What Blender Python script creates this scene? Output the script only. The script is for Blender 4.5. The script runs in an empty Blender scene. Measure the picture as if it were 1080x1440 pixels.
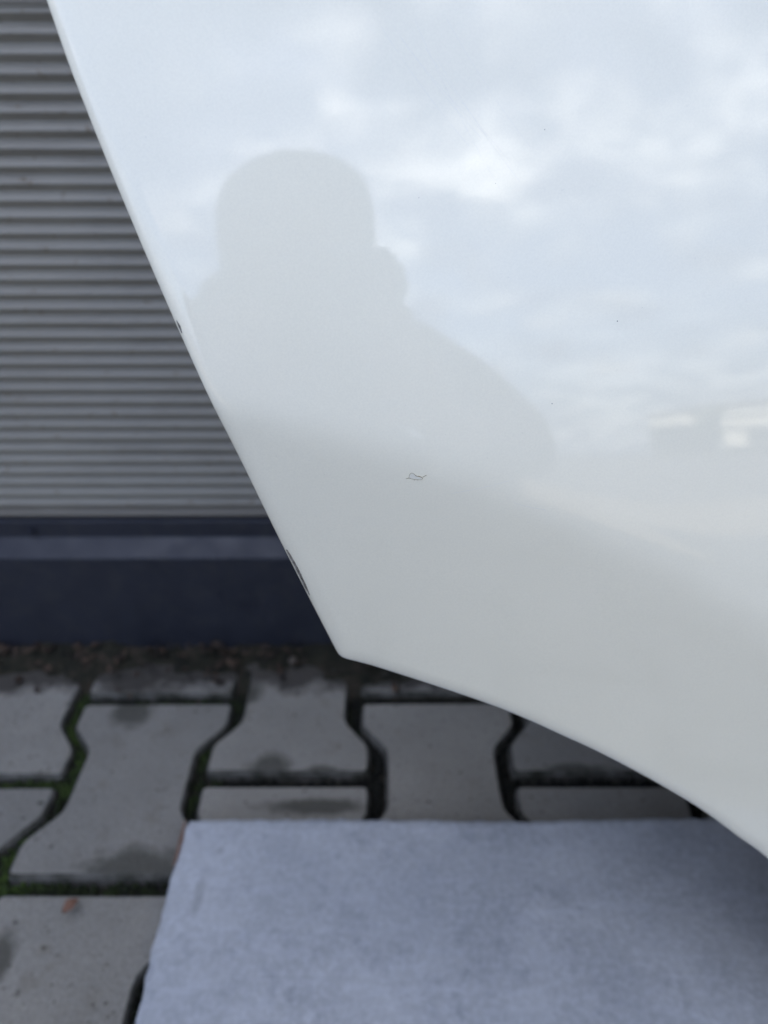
import bpy, bmesh, math, random
from mathutils import Vector, Matrix, noise
from mathutils.geometry import delaunay_2d_cdt

random.seed(11)
S = bpy.context.scene
COL = S.collection
R = math.radians

# ------------------------------------------------------------------ camera
cam_d = bpy.data.cameras.new('camera')
cam = bpy.data.objects.new('camera', cam_d)
COL.objects.link(cam)
cam.location = (0, 0, 0.56)
PITCH = math.atan(629 / 1010)
cam.rotation_euler = (math.pi / 2 - PITCH, 0, R(-0.15))
cam_d.sensor_fit = 'VERTICAL'
cam_d.sensor_height = 36
cam_d.sensor_width = 27
cam_d.lens = 25.25
cam_d.clip_start = 0.001
cam_d.clip_end = 2000
cam_d.dof.use_dof = True
cam_d.dof.focus_distance = 0.225
cam_d.dof.aperture_fstop = 8.6
S.camera = cam

# ------------------------------------------------------------------ sky
SUN_EL, SUN_ROT = 50, -18          # the sun stands behind the building
w = bpy.data.worlds.new('World')
S.world = w
w.use_nodes = True
nt = w.node_tree
nt.nodes.clear()
def N(t, **k):
    n = nt.nodes.new(t)
    for a, b in k.items():
        setattr(n, a, b)
    return n
def math_node(op, a, b=None, clamp=False):
    m = N('ShaderNodeMath', operation=op, use_clamp=clamp)
    for i, v in enumerate((a, b)):
        if v is None:
            continue
        if isinstance(v, (int, float)):
            m.inputs[i].default_value = v
        else:
            nt.links.new(v, m.inputs[i])
    return m.outputs[0]
sky = N('ShaderNodeTexSky', sky_type='NISHITA')
sky.sun_disc = False
sky.sun_elevation = R(SUN_EL)
sky.sun_rotation = R(SUN_ROT)
sky.air_density = 1.0
sky.dust_density = 0.5
tc = N('ShaderNodeTexCoord')
sx = N('ShaderNodeSeparateXYZ')
nt.links.new(tc.outputs['Generated'], sx.inputs[0])
zz = math_node('ADD', math_node('MAXIMUM', sx.outputs[2], 0.0), 0.16)
cx = N('ShaderNodeCombineXYZ')
nt.links.new(math_node('DIVIDE', sx.outputs[0], zz), cx.inputs[0])
nt.links.new(math_node('DIVIDE', sx.outputs[1], zz), cx.inputs[1])
cx.inputs[2].default_value = 11.2
n1 = N('ShaderNodeTexNoise')
n1.inputs['Scale'].default_value = 2.1
n1.inputs['Detail'].default_value = 9
n1.inputs['Roughness'].default_value = 0.56
n1.inputs['Distortion'].default_value = 0.25
nt.links.new(cx.outputs[0], n1.inputs['Vector'])
r1 = N('ShaderNodeValToRGB')
r1.color_ramp.elements[0].position = 0.42
r1.color_ramp.elements[1].position = 0.65
nt.links.new(n1.outputs['Fac'], r1.inputs[0])
n2 = N('ShaderNodeTexNoise')
n2.inputs['Scale'].default_value = 4.6
n2.inputs['Detail'].default_value = 6
nt.links.new(cx.outputs[0], n2.inputs['Vector'])
r2 = N('ShaderNodeValToRGB')          # thin grey to thick sunlit white cloud
r2.color_ramp.elements[0].position = 0.43
r2.color_ramp.elements[0].color = (3.6, 4.2, 6.0, 1)
r2.color_ramp.elements[1].position = 0.66
r2.color_ramp.elements[1].color = (19.0, 18.2, 17.2, 1)
nt.links.new(n2.outputs['Fac'], r2.inputs[0])
rz = N('ShaderNodeValToRGB')          # a grey bank lies along the horizon
e_ = rz.color_ramp.elements
e_[0].position = 0.0; e_[0].color = (0.24, 0.26, 0.28, 1)
e_[1].position = 0.55; e_[1].color = (1.15, 1.15, 1.15, 1)
e_.new(0.10).color = (0.32, 0.34, 0.37, 1)
e_.new(0.30).color = (0.52, 0.56, 0.60, 1)
nt.links.new(sx.outputs[2], rz.inputs[0])
mu = N('ShaderNodeMix', data_type='RGBA', blend_type='MULTIPLY')
mu.inputs[0].default_value = 1
nt.links.new(r2.outputs[0], mu.inputs[6])
nt.links.new(rz.outputs[0], mu.inputs[7])
mx = N('ShaderNodeMix', data_type='RGBA')
dv = N('ShaderNodeVectorMath', operation='DOT_PRODUCT')     # one wide blue gap between the clouds
nt.links.new(tc.outputs['Generated'], dv.inputs[0])
dv.inputs[1].default_value = Vector((-0.36, -0.74, 0.57)).normalized()
gap = math_node('MULTIPLY', math_node('SUBTRACT', math_node('ADD', dv.outputs['Value'], math_node('MULTIPLY', math_node('SUBTRACT', n2.outputs['Fac'], 0.5), 0.10)), 0.925), 22.0, True)
low = math_node('SUBTRACT', 1.15, math_node('MULTIPLY', sx.outputs[2], 4.5), True)
nt.links.new(math_node('MAXIMUM', math_node('MULTIPLY', r1.outputs[0], math_node('SUBTRACT', 1.0, gap)), low), mx.inputs[0])
tint = N('ShaderNodeMix', data_type='RGBA', blend_type='MULTIPLY')     # the camera's slightly magenta white balance of blue sky
tint.inputs[0].default_value = 1
nt.links.new(sky.outputs[0], tint.inputs[6])
tint.inputs[7].default_value = (1.03, 0.975, 1.03, 1)
nt.links.new(tint.outputs[2], mx.inputs[6])
nt.links.new(mu.outputs[2], mx.inputs[7])
bg = N('ShaderNodeBackground')
bg.inputs[1].default_value = 0.15
nt.links.new(mx.outputs[2], bg.inputs[0])
wo = N('ShaderNodeOutputWorld')
nt.links.new(bg.outputs[0], wo.inputs[0])

# ------------------------------------------------------------------ sun
sd = bpy.data.lights.new('sun', 'SUN')
sun = bpy.data.objects.new('sun', sd)
COL.objects.link(sun)
sd.energy = 5.0
sd.angle = R(0.6)
sd.color = (1.0, 0.92, 0.80)
SDIR = Vector((math.sin(R(SUN_ROT)) * math.cos(R(SUN_EL)), math.cos(R(SUN_ROT)) * math.cos(R(SUN_EL)), math.sin(R(SUN_EL))))
sun.rotation_euler = SDIR.to_track_quat('Z', 'Y').to_euler()
sun.location = SDIR * 30

S.view_settings.view_transform = 'Standard'
S.view_settings.look = 'None'
S.view_settings.gamma = 1
S.view_settings.use_curve_mapping = False
S.view_settings.exposure = 1.66

# ------------------------------------------------------------------ helpers
def link(name, me, mat=None, parent=None, smooth=False):
    o = bpy.data.objects.new(name, me)
    COL.objects.link(o)
    if mat is not None and not me.materials:
        me.materials.append(mat.m if isinstance(mat, Mat) else mat)
    if parent is not None:
        o.parent = parent
    if smooth:
        for p in me.polygons:
            p.use_smooth = True
    return o
def from_bm(name, bm, mat=None, parent=None, smooth=False):
    me = bpy.data.meshes.new(name)
    bm.to_mesh(me)
    bm.free()
    return link(name, me, mat, parent, smooth)
def from_py(name, vs, fs, mat=None, parent=None, smooth=False):
    me = bpy.data.meshes.new(name)
    me.from_pydata([tuple(v) for v in vs], [], fs)
    me.update()
    return link(name, me, mat, parent, smooth)
def tag(o, label=None, cat=None, group=None, kind=None):
    if label: o['label'] = label
    if cat: o['category'] = cat
    if group: o['group'] = group
    if kind: o['kind'] = kind
    return o
def empty(name, loc=(0, 0, 0)):
    o = bpy.data.objects.new(name, None)
    o.empty_display_size = 0.05
    o.location = loc
    COL.objects.link(o)
    return o
def box(bm, x0, x1, y0, y1, z0, z1):
    v = [bm.verts.new((x, y, z)) for x in (x0, x1) for y in (y0, y1) for z in (z0, z1)]
    for f in ((0, 1, 3, 2), (4, 6, 7, 5), (0, 4, 5, 1), (2, 3, 7, 6), (0, 2, 6, 4), (1, 5, 7, 3)):
        bm.faces.new([v[i] for i in f])
    return v
def tube(vs, fs, pts, rad, seg=6):
    """sweep a round section along points into vertex and face lists"""
    base = len(vs)
    n = len(pts)
    for i, p in enumerate(pts):
        t = (pts[min(i + 1, n - 1)] - pts[max(i - 1, 0)]).normalized()
        a = t.orthogonal().normalized()
        b = t.cross(a)
        r = rad[i] if isinstance(rad, (list, tuple)) else rad
        for k in range(seg):
            q = 2 * math.pi * k / seg
            vs.append(p + (a * math.cos(q) + b * math.sin(q)) * r)
    for i in range(n - 1):
        for k in range(seg):
            k2 = (k + 1) % seg
            fs.append((base + i * seg + k, base + i * seg + k2, base + (i + 1) * seg + k2, base + (i + 1) * seg + k))
    fs.append(tuple(base + k for k in range(seg)))
    fs.append(tuple(base + (n - 1) * seg + k for k in reversed(range(seg))))

class Mat:
    """small wrapper round a Principled material"""
    def __init__(s, name, col=(0.5, 0.5, 0.5), rough=0.6, **k):
        s.m = bpy.data.materials.new(name)
        s.m.use_nodes = True
        s.nt = s.m.node_tree
        s.b = s.nt.nodes['Principled BSDF']
        s.b.inputs['Base Color'].default_value = (*col, 1)
        s.b.inputs['Roughness'].default_value = rough
        for a, v in k.items():
            s.b.inputs[a.replace('_', ' ')].default_value = v
    def n(s, t, **k):
        q = s.nt.nodes.new(t)
        for a, b in k.items():
            setattr(q, a, b)
        return q
    def l(s, a, b):
        s.nt.links.new(a, b)
    def coord(s, scale=(1, 1, 1), world=True):
        mp = s.n('ShaderNodeMapping')
        mp.inputs['Scale'].default_value = scale
        if world:
            s.l(s.n('ShaderNodeNewGeometry').outputs['Position'], mp.inputs[0])
        else:
            s.l(s.n('ShaderNodeTexCoord').outputs['Object'], mp.inputs[0])
        return mp.outputs[0]
    def noise(s, scale, detail=4, rough=0.55, vec=None, dist=0):
        q = s.n('ShaderNodeTexNoise')
        q.inputs['Scale'].default_value = scale
        q.inputs['Detail'].default_value = detail
        q.inputs['Roughness'].default_value = rough
        q.inputs['Distortion'].default_value = dist
        s.l(vec if vec is not None else s.coord(), q.inputs['Vector'])
        return q.outputs['Fac']
    def ramp(s, fac, stops):
        q = s.n('ShaderNodeValToRGB')
        e = q.color_ramp.elements
        while len(e) < len(stops):
            e.new(0.5)
        for i, (p, c) in enumerate(stops):
            e[i].position = p
            e[i].color = (*c, 1) if len(c) == 3 else c
        s.l(fac, q.inputs[0])
        return q.outputs[0]
    def mix(s, fac, a, b, mode='MIX'):
        q = s.n('ShaderNodeMix', data_type='RGBA', blend_type=mode)
        for i, v in ((0, fac), (6, a), (7, b)):
            if isinstance(v, (int, float)):
                q.inputs[i].default_value = v
            elif isinstance(v, tuple):
                q.inputs[i].default_value = (*v, 1)
            else:
                s.l(v, q.inputs[i])
        return q.outputs[2]
    def math(s, op, a, b=None, clamp=False):
        q = s.n('ShaderNodeMath', operation=op, use_clamp=clamp)
        for i, v in enumerate((a, b)):
            if v is None: continue
            if isinstance(v, (int, float)): q.inputs[i].default_value = v
            else: s.l(v, q.inputs[i])
        return q.outputs[0]
    def color(s, sock):
        s.l(sock, s.b.inputs['Base Color'])
    def rough(s, sock):
        s.l(sock, s.b.inputs['Roughness'])
    def bump(s, h, strength=0.3, dist=0.001, target='Normal'):
        q = s.n('ShaderNodeBump')
        q.inputs['Strength'].default_value = strength
        q.inputs['Distance'].default_value = dist
        s.l(h, q.inputs['Height'])
        s.l(q.outputs[0], s.b.inputs[target])

# ------------------------------------------------------------------ materials
def m_stain(M, col, spots, amount=0.8, tint=(0.02, 0.022, 0.012)):
    """dark algae patches with ragged outline at given ground points"""
    nz = M.noise(55, 5, 0.6)
    sep = M.n('ShaderNodeSeparateXYZ')
    M.l(M.coord(), sep.inputs[0])
    tot = None
    for (x, y, rx, ry) in spots:
        dx = M.math('DIVIDE', M.math('SUBTRACT', sep.outputs[0], x), rx)
        dy = M.math('DIVIDE', M.math('SUBTRACT', sep.outputs[1], y), ry)
        d = M.math('SQRT', M.math('ADD', M.math('MULTIPLY', dx, dx), M.math('MULTIPLY', dy, dy)))
        f = M.math('SUBTRACT', M.math('ADD', 1.35, 0.0), M.math('ADD', d, M.math('MULTIPLY', nz, 0.9)))
        f = M.math('MULTIPLY', f, 2.2, True)
        tot = f if tot is None else M.math('MAXIMUM', tot, f)
    return M.mix(M.math('MULTIPLY', tot, amount), col, tint)

# concrete paver
MP = Mat('paver_concrete', rough=0.9)
c = MP.ramp(MP.noise(9, 6, 0.6), [(0.3, (0.265, 0.247, 0.206)), (0.7, (0.37, 0.345, 0.292))])
c = MP.mix(MP.math('MULTIPLY', MP.ramp(MP.noise(420, 3, 0.7), [(0.35, (0, 0, 0)), (0.75, (1, 1, 1))]), 0.4), c, (0.40, 0.375, 0.34))
c = MP.mix(MP.ramp(MP.noise(160, 3, 0.6), [(0.63, (0, 0, 0)), (0.72, (1, 1, 1))]), c, (0.10, 0.09, 0.07))
c = MP.mix(MP.math('MULTIPLY', MP.ramp(MP.noise(26, 4, 0.6), [(0.58, (0, 0, 0)), (0.78, (1, 1, 1))]), 0.5), c, (0.17, 0.145, 0.10))
oi = MP.n('ShaderNodeObjectInfo')
c = MP.mix(1.0, c, MP.ramp(oi.outputs['Random'], [(0.0, (0.84, 0.84, 0.84)), (1.0, (1.12, 1.11, 1.09))]), 'MULTIPLY')
c = MP.mix(0.55, c, MP.ramp(MP.noise(330, 3, 0.75), [(0.3, (0.72, 0.72, 0.72)), (0.7, (1.22, 1.22, 1.22))]), 'MULTIPLY')
# soil washed over the stones along the foot of the wall
sepw = MP.n('ShaderNodeSeparateXYZ'); MP.l(MP.coord(), sepw.inputs[0])
soil = MP.math('MULTIPLY', MP.math('SUBTRACT', MP.math('ADD', sepw.outputs[1], MP.math('MULTIPLY', MP.noise(30, 5, 0.65), 0.09)), 0.578), 45.0, True)
c = MP.mix(MP.math('MULTIPLY', soil, 0.85), c, (0.035, 0.027, 0.020))
c = m_stain(MP, c, [(-0.205, 0.346, 0.06, 0.026), (-0.105, 0.447, 0.028, 0.02), (-0.055, 0.441, 0.03, 0.010), (0.185, 0.440, 0.05, 0.012), (-0.145, 0.540, 0.03, 0.02), (-0.255, 0.515, 0.03, 0.03), (-0.02, 0.565, 0.06, 0.02), (-0.285, 0.275, 0.016, 0.03), (-0.06, 0.405, 0.07, 0.012)], 0.72, (0.045, 0.043, 0.028))
MP.color(c)
MP.bump(MP.math('ADD', MP.noise(260, 5, 0.7), MP.math('MULTIPLY', MP.noise(700, 2, 0.6), 0.5)), 0.9, 0.0022)
MPE = Mat('paver_mossy_edge', rough=1.0)
MPE.color(MPE.ramp(MPE.noise(45, 5, 0.6), [(0.35, (0.035, 0.034, 0.022)), (0.65, (0.15, 0.14, 0.12))]))
MPE.bump(MPE.noise(300, 4, 0.7), 0.8, 0.002)
# joint bed: dirt with moss
MB = Mat('joint_soil', rough=1.0)
MB.color(MB.ramp(MB.noise(60, 5, 0.6), [(0.3, (0.016, 0.014, 0.009)), (0.7, (0.05, 0.042, 0.026))]))
MB.bump(MB.noise(300, 4, 0.7), 1.0, 0.004)
MM = Mat('moss_green', rough=1.0)
sepm = MM.n('ShaderNodeSeparateXYZ'); MM.l(MM.coord(), sepm.inputs[0])
gx = MM.math('ADD', MM.noise(14, 3, 0.6), MM.math('MULTIPLY', MM.math('ADD', sepm.outputs[0], 0.17), -1.1))
MM.color(MM.mix(MM.ramp(MM.noise(150, 3), [(0.35, (0, 0, 0)), (0.7, (1, 1, 1))]),
                MM.ramp(gx, [(0.42, (0.008, 0.008, 0.005)), (0.72, (0.018, 0.028, 0.007))]),
                MM.ramp(gx, [(0.42, (0.016, 0.015, 0.009)), (0.72, (0.07, 0.115, 0.015))])))
# yard surface
MG = Mat('yard_paving', rough=0.9)
MG.color(MG.ramp(MG.noise(0.8, 8, 0.65), [(0.3, (0.05, 0.047, 0.040)), (0.7, (0.095, 0.088, 0.074))]))
MG.bump(MG.noise(90, 4, 0.6), 0.5, 0.003)
# corrugated cladding
MC = Mat('grey_coated_steel', rough=0.5)
vw = MC.coord((1, 1, 1))
c = MC.ramp(MC.noise(5, 5, 0.6), [(0.3, (0.255, 0.238, 0.197)), (0.7, (0.305, 0.286, 0.238))])
c = MC.mix(MC.math('MULTIPLY', MC.ramp(MC.noise(1, 5, 0.65, MC.coord((9, 9, 60))), [(0.52, (0, 0, 0)), (0.75, (1, 1, 1))]), 0.4), c, (0.13, 0.115, 0.09))
sp = MC.ramp(MC.noise(95, 2, 0.5, MC.coord((1, 1, 1.3))), [(0.66, (0, 0, 0)), (0.76, (1, 1, 1))])
c = MC.mix(MC.math('MULTIPLY', sp, 0.8), c, (0.13, 0.085, 0.035))
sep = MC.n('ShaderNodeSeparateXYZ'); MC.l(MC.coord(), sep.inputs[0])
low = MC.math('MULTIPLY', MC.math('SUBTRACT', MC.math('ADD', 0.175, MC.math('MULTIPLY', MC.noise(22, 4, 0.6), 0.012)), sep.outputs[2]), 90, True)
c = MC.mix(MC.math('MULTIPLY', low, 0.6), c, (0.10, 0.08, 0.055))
MC.color(c)
# navy flashing
MN = Mat('navy_coated_steel', rough=0.45)
c = MN.ramp(MN.noise(18, 5, 0.6), [(0.3, (0.017, 0.019, 0.028)), (0.7, (0.023, 0.025, 0.035))])
c = MN.mix(MN.math('MULTIPLY', MN.ramp(MN.noise(55, 5, 0.7), [(0.5, (0, 0, 0)), (0.8, (1, 1, 1))]), 0.45), c, (0.055, 0.052, 0.046))
MN.color(c)
MN.rough(MN.ramp(MN.noise(30, 4), [(0.3, (0.4, 0.4, 0.4)), (0.7, (0.6, 0.6, 0.6))]))
# white car paint
MW = Mat('white_car_paint', (0.79, 0.79, 0.77), 0.45)
MW.b.inputs['Specular IOR Level'].default_value = 0.2
MW.b.inputs['Coat Weight'].default_value = 1.0
MW.b.inputs['Coat Roughness'].default_value = 0.035
MW.b.inputs['Coat IOR'].default_value = 1.54
cl = MW.ramp(MW.noise(11, 5, 0.65, MW.coord((1, 1, 1))), [(0.35, (0.855, 0.822, 0.675)), (0.65, (0.88, 0.847, 0.697))])
dust = MW.ramp(MW.noise(900, 2, 0.5), [(0.72, (0, 0, 0)), (0.80, (1, 1, 1))])
grain = MW.ramp(MW.noise(1500, 2, 0.6), [(0.3, (0.955, 0.955, 0.955)), (0.7, (1.0, 1.0, 1.0))])     # flakes in the base coat
cl = MW.mix(1.0, cl, grain, 'MULTIPLY')
MW.color(MW.mix(MW.math('MULTIPLY', dust, 0.14), cl, (0.45, 0.43, 0.38)))
# orange peel and fine wiping scratches in the clear coat
op = MW.noise(420, 2, 0.5)
scr = MW.noise(1, 2, 0.5, MW.coord((900, 200, 60)))
hgt = MW.math('ADD', MW.math('MULTIPLY', op, 0.7), MW.math('MULTIPLY', MW.noise(30, 2, 0.5), 0.8))
MW.bump(hgt, 0.012, 0.0006, 'Coat Normal')
ME = Mat('primer_black', (0.02, 0.02, 0.02), 0.6)
MX = Mat('scratched_metal', rough=0.55, Metallic=0.3)
MX.color(MX.ramp(MX.noise(500, 4, 0.7), [(0.38, (0.05, 0.044, 0.036)), (0.60, (0.34, 0.32, 0.29))]))
MCH = Mat('chip_edge', (0.25, 0.19, 0.08), 0.8)
MPR = Mat('yellowed_primer', (0.74, 0.725, 0.63), 0.7)
MHS = Mat('scratched_clear_coat', (0.73, 0.71, 0.63), 0.6)
MDK = Mat('dark_speck', (0.03, 0.03, 0.03), 0.7)
MGL = Mat('tinted_glass', (0.02, 0.025, 0.025), 0.03)
MRB = Mat('black_rubber', (0.015, 0.015, 0.015), 0.7)
# slab
MS = Mat('grey_board_surface', rough=0.6)
c = MS.ramp(MS.noise(20, 7, 0.65), [(0.28, (0.39, 0.402, 0.412)), (0.72, (0.53, 0.543, 0.55))])
c = MS.mix(MS.math('MULTIPLY', MS.ramp(MS.noise(190, 4, 0.7), [(0.42, (0, 0, 0)), (0.70, (1, 1, 1))]), 0.6), c, (0.66, 0.68, 0.71))
c = MS.mix(MS.math('MULTIPLY', MS.ramp(MS.noise(75, 3, 0.6), [(0.56, (0, 0, 0)), (0.76, (1, 1, 1))]), 0.5), c, (0.27, 0.28, 0.31))
mpz = MS.n('ShaderNodeMapping'); mpz.inputs['Rotation'].default_value = (0, 0, R(35)); mpz.inputs['Scale'].default_value = (18, 140, 18)
MS.l(MS.n('ShaderNodeNewGeometry').outputs['Position'], mpz.inputs[0])
c = MS.mix(MS.math('MULTIPLY', MS.ramp(MS.noise(1, 4, 0.6, mpz.outputs[0]), [(0.55, (0, 0, 0)), (0.8, (1, 1, 1))]), 0.5), c, (0.64, 0.66, 0.70))
c = MS.mix(0.8, c, MS.ramp(MS.noise(7, 5, 0.65), [(0.3, (0.74, 0.75, 0.77)), (0.7, (1.10, 1.09, 1.08))]), 'MULTIPLY')
c = m_stain(MS, c, [(-0.141, 0.312, 0.006, 0.021), (-0.132, 0.349, 0.005, 0.005)], 0.3, (0.16, 0.15, 0.14))
MS.color(c)
MS.bump(MS.noise(240, 5, 0.7), 0.5, 0.001)
MSE = Mat('worn_brown_edge', rough=0.9)
MSE.color(MSE.ramp(MSE.noise(120, 4), [(0.3, (0.22, 0.12, 0.08)), (0.7, (0.34, 0.22, 0.16))]))
ML = Mat('dead_leaf', rough=0.9)
ML.color(ML.ramp(ML.noise(120, 3), [(0.3, (0.014, 0.010, 0.007)), (0.55, (0.045, 0.028, 0.017)), (0.75, (0.16, 0.095, 0.055))]))
MPB = Mat('pebble_stone', rough=0.8)
MPB.color(MPB.ramp(MPB.noise(90, 3), [(0.3, (0.08, 0.065, 0.05)), (0.7, (0.16, 0.13, 0.10))]))

# ------------------------------------------------------------------ ground
GZ = -0.014
bm = bmesh.new()
bmesh.ops.create_grid(bm, x_segments=2, y_segments=2, size=600)
g = from_bm('ground', bm, MG)
g.location = (0, 0, GZ - 0.05)
tag(g, kind='structure')
# bed of the paved strip with its stones
PX0, PX1, PY0 = -1.26, 1.31, -1.1
bm = bmesh.new()
box(bm, PX0 - 0.3, PX1 + 0.3, PY0 - 0.3, 0.66, -0.2, GZ)
pav = from_bm('pavement', bm, MB)
tag(pav, kind='structure')

MY = Mat('warm_bounce_gravel', rough=0.95)  # unseen warm strip, added to bounce light onto the lower door
MY.color(MY.ramp(MY.noise(30, 6, 0.7), [(0.3, (0.15, 0.128, 0.09)), (0.7, (0.24, 0.205, 0.145))]))
MY.bump(MY.noise(140, 4, 0.7), 0.8, 0.006)
bm = bmesh.new()
box(bm, -7, 7, -4.4, PY0 - 0.302, -0.2, -0.006)
tag(from_bm('added_bounce_strip', bm, MY), kind='structure')
HF, HW, HL = 0.0835 - 0.0065, 0.0595 - 0.0065, 0.1 - 0.006
def paver_mesh():
    out = [(HF, HL), (HF, HL - 0.032), (HW, HL - 0.062)]
    q = out + [(x, -y) for x, y in reversed(out)]
    q = q + [(-x, -y) for x, y in q]
    # round the corners a little
    pts = []
    n = len(q)
    for i in range(n):
        a, b, d = Vector(q[i - 1]), Vector(q[i]), Vector(q[(i + 1) % n])
        r = 0.0065
        p0 = b + (a - b).normalized() * r
        p1 = b + (d - b).normalized() * r
        pts += [p0, (p0 + p1) * 0.25 + b * 0.5, p1]
    bm = bmesh.new()
    cen = Vector((0, 0))
    rings = []
    for ins, z in ((0, -0.08), (0, -0.005), (0.0010, -0.0018), (0.0030, 0.0)):
        ring = []
        m = len(pts)
        for i in range(m):
            t = (pts[(i + 1) % m] - pts[i - 1]).normalized()
            nn = Vector((-t.y, t.x))
            if nn.dot(pts[i]) > 0 and abs(pts[i].x) < 0: nn = -nn
            p = pts[i] + nn * ins * PSIGN
            ring.append(bm.verts.new((p.x, p.y, z)))
        rings.append(ring)
    for a, b in zip(rings, rings[1:]):
        for i in range(len(a)):
            j = (i + 1) % len(a)
            bm.faces.new((a[i], a[j], b[j], b[i]))
    for f in bm.faces:
        f.material_index = 1
    bm.faces.new(rings[-1])
    bmesh.ops.recalc_face_normals(bm, faces=bm.faces)
    me = bpy.data.meshes.new('paver')
    bm.to_mesh(me); bm.free()
    me.materials.append(MP.m)
    me.materials.append(MPE.m)
    return me
# the outline runs clockwise: its inward side is the right-hand one
PSIGN = -1
pme = paver_mesh()
CX0, CP = -0.0886, 0.1429
for ci in range(-8, 10):
    x = CX0 + ci * CP
    off = 0.433 if ci % 2 == 0 else 0.533
    for rj in range(-8, 2):
        y = off - 0.1 + rj * 0.2 + 0.0
        if y > 0.66 or y < PY0: continue
        o = bpy.data.objects.new('paver', pme)
        COL.objects.link(o)
        o.parent = pav
        o.location = (x + random.uniform(-.0012, .0012), y + random.uniform(-.0012, .0012), random.uniform(-.002, .0008))
        o.rotation_euler = (R(random.uniform(-.5, .5)), R(random.uniform(-.5, .5)), R(random.uniform(-.5, .5)))

# moss growing in the joints
def joint_lines():
    L = []
    for ci in range(-4, 5):
        x = CX0 + ci * CP
        off = 0.433 if ci % 2 == 0 else 0.533
        for rj in range(-2, 2):
            yb = off + rj * 0.2
            L.append(((x - 0.083, yb), (x + 0.083, yb)))
            yc = yb - 0.1
            for sgn in (1,):
                q = [(0.0835, 0.1), (0.0835, 0.068), (0.0595, 0.038), (0.0595, -0.038), (0.0835, -0.068), (0.0835, -0.1)]
                for a, b in zip(q, q[1:]):
                    L.append(((x + a[0], yc + a[1]), (x + b[0], yc + b[1])))
    return L
vs, fs = [], []
for (a, b) in joint_lines():
    a, b = Vector(a), Vector(b)
    ln = (b - a).length
    for k in range(int(ln * 1500)):
        t = random.random()
        p = a.lerp(b, t)
        if p.y > 0.60 or p.y < 0.05 or abs(p.x) > 0.6: continue
        d = noise.noise((p.x * 22, p.y * 22, 3.1))
        if random.random() > 0.7 + d * 0.7: continue
        wd = 0.0055 + 0.0025 * max(0, d)
        q = p + Vector((random.gauss(0, 1), random.gauss(0, 1))) * wd * 0.6
        r = random.uniform(0.0016, 0.0034)
        hh = random.uniform(0.003, 0.008) + 0.004 * max(0, d)
        z0 = GZ
        base = len(vs)
        ph = random.random() * 6.28
        for i in range(5):
            an = ph + i * 6.283 / 5
            rr = r * random.uniform(.8, 1.3)
            vs.append((q.x + math.cos(an) * rr, q.y + math.sin(an) * rr, z0))
        for i in range(5):
            an = ph + i * 6.283 / 5 + .3
            rr = r * random.uniform(.5, .8)
            vs.append((q.x + math.cos(an) * rr, q.y + math.sin(an) * rr, z0 + hh * .8))
        vs.append((q.x + random.uniform(-1, 1) * r * .4, q.y + random.uniform(-1, 1) * r * .4, z0 + hh * 1.1))
        for i in range(5):
            j = (i + 1) % 5
            fs.append((base + i, base + j, base + 5 + j, base + 5 + i))
            fs.append((base + 5 + i, base + 5 + j, base + 10))
mo = from_py('moss', vs, fs, MM.m, smooth=True)
tag(mo, 'green and dark moss filling the joints between the pavers', 'moss', kind='stuff')

# soil and leaf litter drifted against the wall foot
vs, fs = [], []
nx, ny = 260, 26
for i in range(nx + 1):
    for j in range(ny + 1):
        x = -1.0 + 2.0 * i / nx
        y = 0.535 + 0.075 * j / ny
        t = j / ny
        z = -0.012 + 0.020 * t ** 0.8 + 0.012 * (noise.fractal((x * 14, y * 14, 0), 1.0, 2.0, 4)) * (0.4 + t) + 0.004 * noise.noise((x * 120, y * 120, 5))
        vs.append((x, y, z))
for i in range(nx):
    for j in range(ny):
        a = i * (ny + 1) + j
        fs.append((a, a + ny + 1, a + ny + 2, a + 1))
so = from_py('soil', vs, fs, None, smooth=True)
MSO = Mat('dark_soil', rough=1.0)
MSO.color(MSO.ramp(MSO.noise(48, 5, 0.7), [(0.3, (0.009, 0.008, 0.005)), (0.52, (0.024, 0.022, 0.011)), (0.66, (0.06, 0.042, 0.028)), (0.8, (0.12, 0.09, 0.065))]))
MSO.bump(MSO.noise(350, 4, 0.7), 1.0, 0.003)
so.data.materials.append(MSO.m)
tag(so, 'dark soil drifted along the foot of the navy plinth', 'soil', kind='stuff')
vs, fs = [], []
for k in range(420):
    x = random.uniform(-0.75, 0.75)
    y = 0.604 - abs(random.gauss(0, 0.026)) - 0.003
    if x > -0.08 and random.random() < 0.7: continue
    L_, W_ = random.uniform(.003, .010), random.uniform(.0012, .004)
    a = random.random() * 6.28
    z = -0.002 + 0.016 * max(0, (y - 0.53) / 0.075) + random.uniform(0, .004)
    M_ = Matrix.Translation((x, y, z)) @ Matrix.Rotation(a, 4, 'Z') @ Matrix.Rotation(random.gauss(0, .5), 4, 'X') @ Matrix.Rotation(random.gauss(0, .4), 4, 'Y')
    base = len(vs)
    for (u, v, c_) in ((-L_, 0, 0), (-L_ * .3, W_, .001), (L_ * .4, W_ * .8, .0015), (L_, 0, .002), (L_ * .3, -W_, .001), (-L_ * .4, -W_ * .9, .0015)):
        vs.append(M_ @ Vector((u, v, c_)))
    fs += [(base, base + 1, base + 2, base + 5), (base + 2, base + 3, base + 4, base + 5)]
ll = from_py('leaf_litter', vs, fs, ML.m)
tag(ll, 'brown rotting leaf scraps lying along the wall foot', 'leaves', kind='stuff')
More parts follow.
